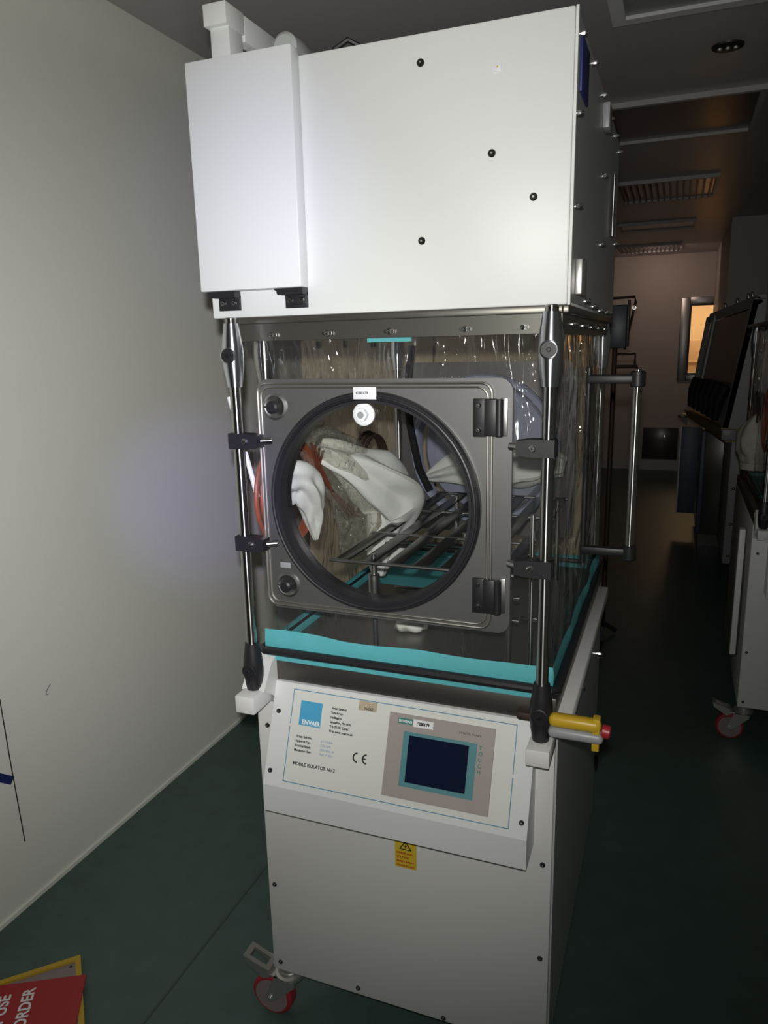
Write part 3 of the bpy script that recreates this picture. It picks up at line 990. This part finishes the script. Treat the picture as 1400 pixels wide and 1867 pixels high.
overlay = cquad(MB(), 0.026, 0.478, 0.010, 0.195, 0.0, 0.0012).build('overlay_panel', console, M['panelw'])
overlay_parent = console
overlay = console
ln = MB(); lw = 0.0015
s0, s1, t0, t1 = 0.030, 0.475, 0.013, 0.191
cquad(ln, s0, s1, t1 - lw, t1, 0.0012, 0.0015); cquad(ln, s0, s1, t0, t0 + lw, 0.0012, 0.0015)
cquad(ln, s0, s0 + lw, t0, 0.118, 0.0012, 0.0015); cquad(ln, s0, s0 + lw, 0.124, t1, 0.0012, 0.0015)
cquad(ln, s1 - lw, s1, t0, 0.100, 0.0012, 0.0015); cquad(ln, s1 - lw, s1, 0.106, t1, 0.0012, 0.0015)
ln.build('border_line', console, M['linebl'])
cquad(MB(), 0.049, 0.0955, 0.124, 0.171, 0.0012, 0.0016).build('logo_square', console, M['logo'])
ct('ENVAIR', 0.0125, 0.0555, 0.1265, M['inkw'], 0.039, bold=0.0004)
for i_, (b_, wd) in enumerate([('Envair Limited', 0.031), ('York Avenue', 0.026), ('Haslingden', 0.023), ('Lancashire, BB4 4HX', 0.044), ('Tel: 01706 228416', 0.043), ('Web: www.envair.co.uk', 0.050)]):
    ct(b_, 0.0062, 0.1155, 0.1640 - i_ * 0.0087, M['ink'], wd, bold=0.00022)
for i_, (b_, wd, c_, wc) in enumerate([('Serial / Job No.', 0.034, 'J/11768A', 0.026), ('Equipment Type', 0.032, 'CDC/IMI', 0.021), ('Electrical Supply', 0.034, '230v 50Hz 4A', 0.030), ('Manufacture Date', 0.037, 'Sept 12 2011', 0.028)]):
    ct(b_, 0.0060, 0.0480 - 0.0006 * i_, 0.1005 - i_ * 0.0088, M['ink'], wd, bold=0.0002)
    ct(c_, 0.0060, 0.1010, 0.0985 - i_ * 0.0080, M['inkb'], wc)
ct('MOBILE ISOLATOR No.2', 0.0088, 0.0470, 0.0480, M['ink'], 0.090, bold=0.00018)
# CE mark drawn with arcs
ce = MB()


def arc_strip(cs, ct_, r0, r1, a0, a1):
    n = 20; vs = []; fs = []
    for k_ in range(n + 1):
        a = a0 + (a1 - a0) * k_ / n
        for r in (r0, r1):
            for nn in (0.0012, 0.0017):
                vs.append(cp(cs + r * math.cos(a), ct_ + r * math.sin(a), nn))
    for k_ in range(n):
        b = 4 * k_
        fs += [(b, b + 2, b + 6, b + 4), (b + 1, b + 5, b + 7, b + 3), (b, b + 4, b + 5, b + 1), (b + 2, b + 3, b + 7, b + 6)]
    ce.add(vs, fs)


arc_strip(0.1795, 0.0830, 0.0066, 0.0094, PI * 0.5, PI * 1.5)
arc_strip(0.1985, 0.0830, 0.0066, 0.0094, PI * 0.5, PI * 1.5)
cquad(ce, 0.1905, 0.1970, 0.0820, 0.0842, 0.0012, 0.0017)
ce.build('ce_mark', console, M['ink'])
cquad(MB(), 0.171, 0.208, 0.171, 0.189, 0.0012, 0.0018).build('aged_sticker', console, M['tan'])
ct('No.2 LD', 0.0065, 0.183, 0.1735, M['ink'], 0.018, n=0.0018, bold=0.0002)
for (s_, t) in [(0.0015, 0.143), (-0.0005, 0.028), (0.499, 0.157), (0.496, 0.028)]:
    screw(MB(), cp(s_, t, 0), UN, 0.0048).build('screw', console)
# touch panel
hp = cquad(MB(), 0.2370, 0.4375, 0.0275, 0.1775, 0.0, 0.0065)
hm_ = hp.build('touch_panel', console, M['hmi'])
cquad(MB(), 0.2682, 0.4075, 0.0495, 0.1475, 0.0065, 0.0072).build('panel_bezel', console, M['hmit'])
cquad(MB(), 0.2795, 0.3930, 0.0580, 0.1415, 0.0072, 0.0077).build('touch_screen', console, M['screen'])
cquad(MB(), 0.2545, 0.2835, 0.1600, 0.1705, 0.0065, 0.0069).build('maker_plate', console, M['green'])
ct('SIEMENS', 0.0068, 0.2560, 0.1628, M['inkw'], 0.026, n=0.0069, bold=0.0001)
cquad(MB(), 0.2845, 0.3230, 0.1580, 0.1715, 0.0065, 0.0071).build('number_tag', console, M['label'])
ct('6280179', 0.0072, 0.2920, 0.1622, M['ink'], 0.024, n=0.0072, bold=0.0004)
ct('SIMATIC', 0.0052, 0.3720, 0.1600, M['maroon'], 0.022, n=0.0067)
ct('PANEL', 0.0052, 0.3970, 0.1600, M['ink'], 0.016, n=0.0067)
for i_, ch in enumerate('TOUCH'):
    ct(ch, 0.0095, 0.4110, 0.1380 - 0.0105 * i_, M['green'], n=0.0067, bold=0.0002)

# ---- castors


def caster(x, y, rot, brake=True):
    c_ = Vector((x, y, 0))
    Rz = Matrix.Rotation(rot, 3, 'Z')

    def T(mb):
        mb.v = [c_ + Rz @ v for v in mb.v]
        return mb
    off = -0.045
    top = MB()
    top.lathe((0, 0, 0.133), (0, 0, 1), [(0, 0.026), (0.0085, 0.026)], None, 24)
    top.lathe((0, 0, 0.110), (0, 0, 1), [(0, 0.024), (0.006, 0.034), (0.014, 0.034), (0.016, 0.028), (0.024, 0.028)], None, 28)
    for s_ in (-1, 1):
        top.prism([(0.022, 0.116), (-0.030, 0.116), (off - 0.014, 0.048), (off + 0.008, 0.044), (0.018, 0.095)], 'y', s_ * 0.019 - 0.002, s_ * 0.019 + 0.002)
    top.bbox(-0.055, 0.022, -0.021, 0.021, 0.108, 0.114, 0.001)
    top.cyl((off, -0.026, 0.05), (off, 0.026, 0.05), 0.006)
    fork = T(top).build('caster_fork', iso, M['zinc'])
    wh = MB().lathe((off, -0.015, 0.05), (0, 1, 0), [(0, 0.040), (0.0, 0.045), (0.004, 0.050), (0.026, 0.050), (0.030, 0.045), (0.030, 0.040)], M['wheel'], 40)
    wh.lathe((off, -0.0160, 0.05), (0, 1, 0), [(0, 0.012), (0.0, 0.041), (0.032, 0.041), (0.032, 0.012)], M['hub'], 32)
    T(wh).build('wheel', fork)
    if brake:
        b = MB()
        fr_ = [(-0.045, 0.020), (-0.110, 0.022), (-0.110, -0.022), (-0.045, -0.020)]
        inn = [(-0.056, 0.011), (-0.098, 0.012), (-0.098, -0.012), (-0.056, -0.011)]
        vs = []
        for (px, py) in fr_ + inn:
            zz = 0.118 + (-(px) - 0.045) * 0.35
            vs.append((px, py, zz)); vs.append((px, py, zz + 0.005))
        fs = []
        for i in range(4):
            j = (i + 1) % 4
            o_, i2 = 2 * i, 2 * j
            a_, b_ = 8 + 2 * i, 8 + 2 * j
            fs += [(o_ + 1, i2 + 1, b_ + 1, a_ + 1), (o_, a_, b_, i2), (o_, i2, i2 + 1, o_ + 1), (a_, a_ + 1, b_ + 1, b_)]
        b.add(vs, fs)
        b.prism([(-0.047, 0.125), (-0.108, 0.143), (-0.106, 0.128), (-0.060, 0.098), (-0.045, 0.105)], 'y', 0.0195, 0.0215)
        b.prism([(-0.047, 0.125), (-0.108, 0.143), (-0.106, 0.128), (-0.060, 0.098), (-0.045, 0.105)], 'y', -0.0215, -0.0195)
        T(b).build('brake_pedal', fork, M['zinc'])


caster(-0.738, 0.026, math.radians(0))
caster(-0.205, 0.060, math.radians(200), False)
caster(-0.720, 0.790, math.radians(150), False)
caster(-0.27, 0.770, math.radians(10), False)
done()

# ---- wire rack standing in the isolator
rk = thing('wire_rack', (-0.42, 0.4, 0.90), 'steel slatted rack standing inside the clear isolator chamber', 'rack')
RZ = 1.098
sl = MB()
for i_ in range(7):
    x = -0.582 + i_ * 0.053
    sl.bbox(x - 0.014, x + 0.014, 0.045, 0.735, RZ, RZ + 0.004, 0.001)
sl.build('slats', rk, M['slatm'])
for y in (0.04, 0.26, 0.50, 0.735):
    MB().cyl((-0.605, y, RZ + 0.002), (-0.245, y, RZ + 0.002), 0.0035).build('cross_bar', rk, M['steel'])
for y in (0.26, 0.29):
    MB().cyl((-0.575, y, RZ - 0.02), (-0.25, y, RZ - 0.02), 0.003).build('cross_bar', rk, M['rod'])
for (x, y) in [(-0.525, 0.07), (-0.40, 0.28), (-0.26, 0.07), (-0.525, 0.66), (-0.26, 0.66)]:
    MB().cyl((x, y, 0.903), (x, y, RZ + 0.012), 0.0055).build('leg', rk, M['steel'])
for z in (1.03, 0.985):
    MB().cyl((-0.50, 0.12, z), (-0.25, 0.12, z), 0.0035).build('lower_bar', rk, M['rod'])
MB().cyl((-0.525, 0.07, 1.0), (-0.525, 0.07, 1.07), 0.011).build('leg_collar', rk, M['steel'])
# upright hanging rail at the right
MB().cyl((-0.225, 0.10, 0.903), (-0.225, 0.10, 1.20), 0.005).build('upright', rk, M['rod'])
MB().cyl((-0.245, 0.10, 1.0), (-0.205, 0.10, 1.0), 0.004).build('cross_bar', rk, M['rod'])
done()
# crumpled wipe under the rack
wpm = MB()
wpm.lathe((-0.50, 0.22, 0.905), (0, 0, 1), [(0, 0.02), (0.004, 0.036), (0.018, 0.040), (0.030, 0.028), (0.036, 0.005)], None, 26)
for v in wpm.v:
    v += Vector((noise.noise(v * 60), noise.noise(v * 60 + Vector((9, 0, 0))), 0)) * 0.014
    v.x = -0.50 + (v.x + 0.50) * 1.0
tag(wpm.build('crumpled_wipe', None, M['cloth'], True, 80), 'small crumpled white wipe lying under the wire rack', 'wipe')

# ================================================================ SECOND ISOLATOR (a copy of the same kind of machine)


def copy_tree(o, parent=None, skip=()):
    c_ = o.copy(); COL.objects.link(c_)
    c_.parent = parent
    for ch in list(o.children):
        n_ = ch.name.split('.')[0]
        if n_ in skip:
            continue
        copy_tree(ch, c_, skip)
    return c_


iso2 = copy_tree(iso, None, ('printed_text', 'warning_text', 'lock_handle', 'glove_sleeve', 'gauntlet_film', 'edge_strip', 'filter_housing', 'control_box', 'roof_motor', 'roof_valve', 'sleeve_hoop', 'roof_bracket', 'push_handle'))
iso2.location = iso.location + Vector((1.052, 1.66, 0))
tag(iso2, 'second white isolator on red wheels, cut off by the right photo edge', 'isolator')
# hanging beige sleeve on its left side
ORG[0] = iso2.location.copy()
MB().bbox(0.345, 0.889, 1.66, 2.48, 1.557, 1.968, 0.004).build('filter_housing', iso2, M['white'])
sv = MB()
base = Vector((0.30, 2.12, 1.20))
sl_ = sleeve([(0.345, 2.15, 1.215), (0.325, 2.15, 1.165), (0.310, 2.15, 1.10), (0.318, 2.15, 1.04), (0.322, 2.15, 1.00)], [0.010, 0.040, 0.066, 0.056, 0.048], None, 2.0, crumple=0.12)
sl_.build('glove_sleeve', iso2, M['beige'])
MB().lathe((0.322, 2.15, 0.975), (0, 0, 1), [(0, 0.05), (0.0, 0.055), (0.028, 0.058), (0.028, 0.05)], None, 28).build('sleeve_cuff', iso2, M['beige'])
MB().bbox(0.246, 0.266, 1.66, 1.70, 0.35, 0.83, 0.002).build('side_strip', iso2, M['white2'])
done()

# ================================================================ FAR ROW, RIGHT SIDE
hood = thing('glove_hood', (0.6, 4.2, 0), 'grey sloping glove hood with dark glove ports, right side of the corridor', 'safety cabinet')


def loft(mb, p0, y0, p1, y1, m=None):
    n = len(p0)
    vs = [(a, y0, b) for a, b in p0] + [(a, y1, b) for a, b in p1]
    fs = [tuple(range(n))[::-1], tuple(range(n, 2 * n))] + [(i, (i + 1) % n, n + (i + 1) % n, n + i) for i in range(n)]
    return mb.add(vs, fs, m)


YA, YB = 3.6, 4.85
TA, BA = Vector((0.382, 1.715)), Vector((0.274, 0.985))
TB_, BB = Vector((0.180, 1.655)), Vector((0.098, 1.010))
# near end wall
loft(MB(), [tuple(BA), tuple(TA), (1.1, 1.73), (1.1, 0.985)], YA, [tuple(BA + Vector((-0.006, 0))), tuple(TA + Vector((-0.006, 0))), (1.1, 1.73), (1.1, 0.985)], YA + 0.04).build('end_panel', hood, M['grey'])
# top frame rail
loft(MB(), [(TA.x, 1.715), (TA.x + 0.03, 1.73), (TA.x + 0.05, 1.70), (TA.x + 0.01, 1.675)], YA, [(TB_.x, 1.655), (TB_.x + 0.03, 1.67), (TB_.x + 0.05, 1.64), (TB_.x + 0.01, 1.615)], YB).build('top_rail', hood, M['grey'])
loft(MB(), [(TA.x + 0.02, 1.72), (1.1, 1.72), (1.1, 1.74), (TA.x + 0.02, 1.74)], YA, [(TB_.x + 0.02, 1.66), (1.1, 1.66), (1.1, 1.68), (TB_.x + 0.02, 1.68)], YB).build('roof', hood, M['grey'])


def hp_(u, v, off=0.0):
    """point on the sloping front: u along the row, v up"""
    a = BA.lerp(TA, v); b = BB.lerp(TB_, v)
    p = a.lerp(b, u)
    return Vector((p.x + off, YA + (YB - YA) * u, p.y))


def strip(mb, u0, u1, v0, v1, th=0.02, m=None, off=0.0):
    vs = [hp_(u, v, o_) for u in (u0, u1) for v in (v0, v1) for o_ in (off, off + th)]
    return mb.add(vs, [(0, 1, 3, 2), (4, 6, 7, 5), (0, 4, 5, 1), (2, 3, 7, 6), (0, 2, 6, 4), (1, 5, 7, 3)], m)


strip(MB(), 0.97, 1.0, 0, 1, 0.03).build('post', hood, M['rubber'])
strip(MB(), 0.78, 0.84, 0, 1, 0.03).build('post', hood, M['grey'])
strip(MB(), 0.0, 0.035, 0, 1, 0.03).build('post', hood, M['grey'])
strip(MB(), 0.05, 0.78, 0.34, 0.93, 0.008, None, 0.012).build('viewing_screen', hood, M['dark'])
strip(MB(), 0.035, 1.0, 0.0, 0.34, 0.008, None, 0.02).build('front_board', hood, M['grey'])
for i_ in range(6):
    u = 0.12 + i_ * 0.14
    gm = MB(); p_a = hp_(u, 0.33, -0.005); p_b = hp_(u + 0.02, 0.04, -0.02)
    gm.tube([p_a, p_a.lerp(p_b, 0.4) + Vector((-0.015, 0, 0)), p_b], 0.03, None, 12, False, [0.045, 0.036, 0.022])
    gm.build('glove', hood, M['rubber'])
for u in (0.03, 0.10, 0.3, 0.55):
    p = hp_(u, 1.0, 0.0) + Vector((0.005, 0, 0.02))
    MB().lathe(p, (-0.3, 0, 1), [(0, 0.010), (0.02, 0.009), (0.03, 0.004)], None, 12).build('bolt', hood, M['screwc'])
# sloping shelf below the gloves
loft(MB(), [(BA.x - 0.01, 0.985), (BA.x + 0.30, 0.985), (BA.x + 0.30, 0.92), (BA.x + 0.02, 0.90)], YA, [(BB.x - 0.03, 0.99), (BB.x + 0.30, 0.985), (BB.x + 0.30, 0.92), (BB.x, 0.93)], YB).build('work_ledge', hood, M['ochre'])
MB().bbox(BA.x - 0.005, BA.x + 0.075, YA - 0.02, YA + 0.03, 0.915, 0.98, 0.008).build('ledge_end', hood, M['grey'])
MB().bbox(0.33, 1.1, 3.62, 4.3, 0.15, 0.985, 0.004).build('end_cabinet', hood, M['grey'])
for z in (0.62, 0.40, 0.20):
    screw(MB(), (0.36, 3.62, z), (0, -1, 0), 0.010).build('screw', hood)
for y in (3.70, 4.2):
    MB().lathe((0.45, y, 0.0), (0, 0, 1), [(0, 0.03), (0.01, 0.03), (0.02, 0.012), (0.15, 0.012)], None, 16).build('foot', hood, M['rubber'])
done()

bc = thing('blue_cabinet', (0.25, 5.0, 0), 'dark bluish floor cabinet with an open door, under the far end of the glove hood', 'cabinet')
MB().bbox(0.20, 0.75, 4.55, 5.4, 0.10, 0.86, 0.004).build('body', bc, M['dark'])
MB().bbox(0.065, 0.195, 4.98, 5.0, 0.16, 0.84, 0.003).build('door', bc, M['bluegrey'])
MB().bbox(0.055, 0.066, 4.975, 5.005, 0.15, 0.85, 0.002).build('door_edge', bc, M['white2'])
MB().bbox(0.197, 0.225, 4.50, 4.55, 0.12, 0.86, 0.003).build('side_door', bc, M['bluegrey'])
MB().box(0.22, 0.73, 4.6, 5.35, 0.0, 0.10).build('plinth', bc, M['dark'])
done()
tr_ = thing('small_bracket_tray', (0.06, 4.9, 0.93), 'small dark tray sticking out from the end of the glove hood', 'tray')
MB().bbox(0.03, 0.10, 4.86, 4.98, 0.925, 0.945, 0.004).build('tray_plate', tr_, M['dark'])
MB().prism([(0.04, 0.925), (0.10, 0.925), (0.10, 0.87)], 'y', 4.90, 4.93).build('bracket', tr_, M['dark'])
done()

tcab = thing('storage_cupboard', (-0.8, 1.55, 0), 'tan cupboard behind the nearest isolator, seen through its clear canopy', 'cupboard')
MB().bbox(-1.33, -0.27, 1.36, 1.80, 0.06, 1.535, 0.004).build('carcass', tcab, M['tanw'])
MB().bbox(-1.325, -0.805, 1.342, 1.36, 0.07, 1.53, 0.003).build('door', tcab, M['tanw'])
MB().bbox(-0.795, -0.275, 1.342, 1.36, 0.07, 1.53, 0.003).build('door', tcab, M['tanw'])
MB().box(-1.31, -0.29, 1.38, 1.78, 0.0, 0.06).build('plinth', tcab, M['dark'])
for x in (-1.25, -1.14, -1.03, -0.94):
    MB().bbox(x - 0.008, x + 0.008, 1.335, 1.343, 1.50, 1.525, 0.002).build('hook', tcab, M['black'])
done()

# ================================================================ EQUIPMENT BEHIND THE FIRST ISOLATOR
mon = thing('equipment_stand', (-0.34, 2.6, 0), 'dark instrument box on a pole stand behind the main isolator', 'instrument stand')
MB().bbox(-0.345, -0.232, 2.56, 2.64, 1.468, 1.668, 0.006).build('instrument_box', mon, M['boxdark'])
MB().bbox(-0.233, -0.222, 2.57, 2.63, 1.475, 1.69, 0.002).build('box_edge', mon, M['rubber'])
a = MB()
a.tube([(-0.34, 2.62, 1.70), (-0.205, 2.62, 1.705), (-0.20, 2.62, 1.68), (-0.235, 2.62, 1.50), (-0.24, 2.62, 1.46)], 0.006, None, 8)
a.build('support_arm', mon, M['brownd'])
stud(MB(), (-0.205, 2.61, 1.655), (0, -1, 0), 0.006).build('bolt', mon)
MB().cyl((-0.285, 2.62, 0.02), (-0.285, 2.62, 1.47), 0.012).build('pole', mon, M['brownd'])
a = MB()
a.tube([(-0.285, 2.62, 1.44), (-0.19, 2.62, 1.44), (-0.19, 2.62, 1.39)], 0.006)
a.build('hook', mon, M['brownd'])
a = MB()
a.tube([(-0.285, 2.62, 1.38), (-0.18, 2.62, 1.38), (-0.175, 2.62, 1.35)], 0.009)
a.build('hook', mon, M['brownd'])
for k_ in range(3):
    an = 2 * PI * k_ / 3 + 0.3
    MB().tube([(-0.285, 2.62, 0.06), (-0.285 + 0.07 * math.cos(an), 2.62 + 0.07 * math.sin(an), 0.012)], 0.012).build('foot', mon, M['black'])
done()

# ================================================================ SIGNS ON THE FLOOR, BOTTOM LEFT
# directions lying along the sign edges on the floor
bt = thing('yellow_framed_board', (-1.40, -0.15, 0.0), 'yellow-edged grey board on the floor beneath the red sign', 'board')
c0 = Vector((-1.319, -0.02, 0)); e1 = (Vector((-1.448, -0.151, 0)) - c0).normalized(); e2 = Vector((e1.y, -e1.x, 0))
if e2.y > 0: e2 = -e2


def fl_quad(mb, o_, u0, u1, v0, v1, z0, z1, a1, a2, m=None):
    vs = [o_ + a1 * u + a2 * v + Vector((0, 0, z)) for u in (u0, u1) for v in (v0, v1) for z in (z0, z1)]
    return mb.add(vs, [(0, 1, 3, 2), (4, 6, 7, 5), (0, 4, 5, 1), (2, 3, 7, 6), (0, 2, 6, 4), (1, 5, 7, 3)], m)


fb = MB()
fl_quad(fb, c0, 0, 0.36, 0, 0.013, 0, 0.016, e1, e2); fl_quad(fb, c0, 0, 0.36, 0.237, 0.25, 0, 0.016, e1, e2)
fl_quad(fb, c0, 0, 0.013, 0.013, 0.237, 0, 0.016, e1, e2); fl_quad(fb, c0, 0.347, 0.36, 0.013, 0.237, 0, 0.016, e1, e2)
fb.build('frame', bt, M['yellowp'])
fl_quad(MB(), c0, 0.013, 0.347, 0.013, 0.237, 0, 0.010, e1, e2).build('board', bt, M['hub'])
q = c0 + e1 * 0.024 + e2 * 0.024
MB().lathe((q.x, q.y, 0.010), (0, 0, 1), [(0, 0.004), (0.001, 0.003)], None, 10).build('rivet', bt, M['black'])
done()
rs_ = thing('red_warning_sign', (-1.35, -0.25, 0.018), 'red sign with white capital letters lying at the bottom left corner', 'sign')
r0 = Vector((-1.256, -0.067, 0.0)); r1 = Vector((-1.430, -0.165, 0)); a1 = (r1 - r0).normalized()
rr_ = Vector((-1.182, -0.178, 0)); a2 = (rr_ - r0).normalized()
vs = []
for z in (0.017, 0.021):
    for u, v in ((0, 0), (0.42, 0), (0.42, 0.34), (0, 0.34)):
        p = r0 + a1 * u + a2 * v; vs.append((p.x, p.y, z))
MB().add(vs, [(0, 1, 2, 3), (7, 6, 5, 4), (0, 4, 5, 1), (1, 5, 6, 2), (2, 6, 7, 3), (3, 7, 4, 0)]).build('sign_board', rs_, M['redsign'])
# the lettering reads up the picture: from (22,1867) to (60,1806)
d = (Vector((-1.350, -0.145, 0)) - Vector((-1.320, -0.235, 0))).normalized()
d = -a2
up = Vector((-d.y, d.x, 0))
e = Vector((-1.350, -0.148, 0.021))


def sign_text(body, end, size, wd):
    o_ = text('sign_text', body, size, end - d * wd, d, up, M['inkw'], rs_, width=wd, lift=0.0006, bold=0.0009)
    return o_


sign_text('OUT OF ORDER', Vector((-1.343, -0.139, 0.021)), 0.037, 0.245)
sign_text('DO NOT USE', Vector((-1.381, -0.176, 0.021)), 0.037, 0.205)
done()
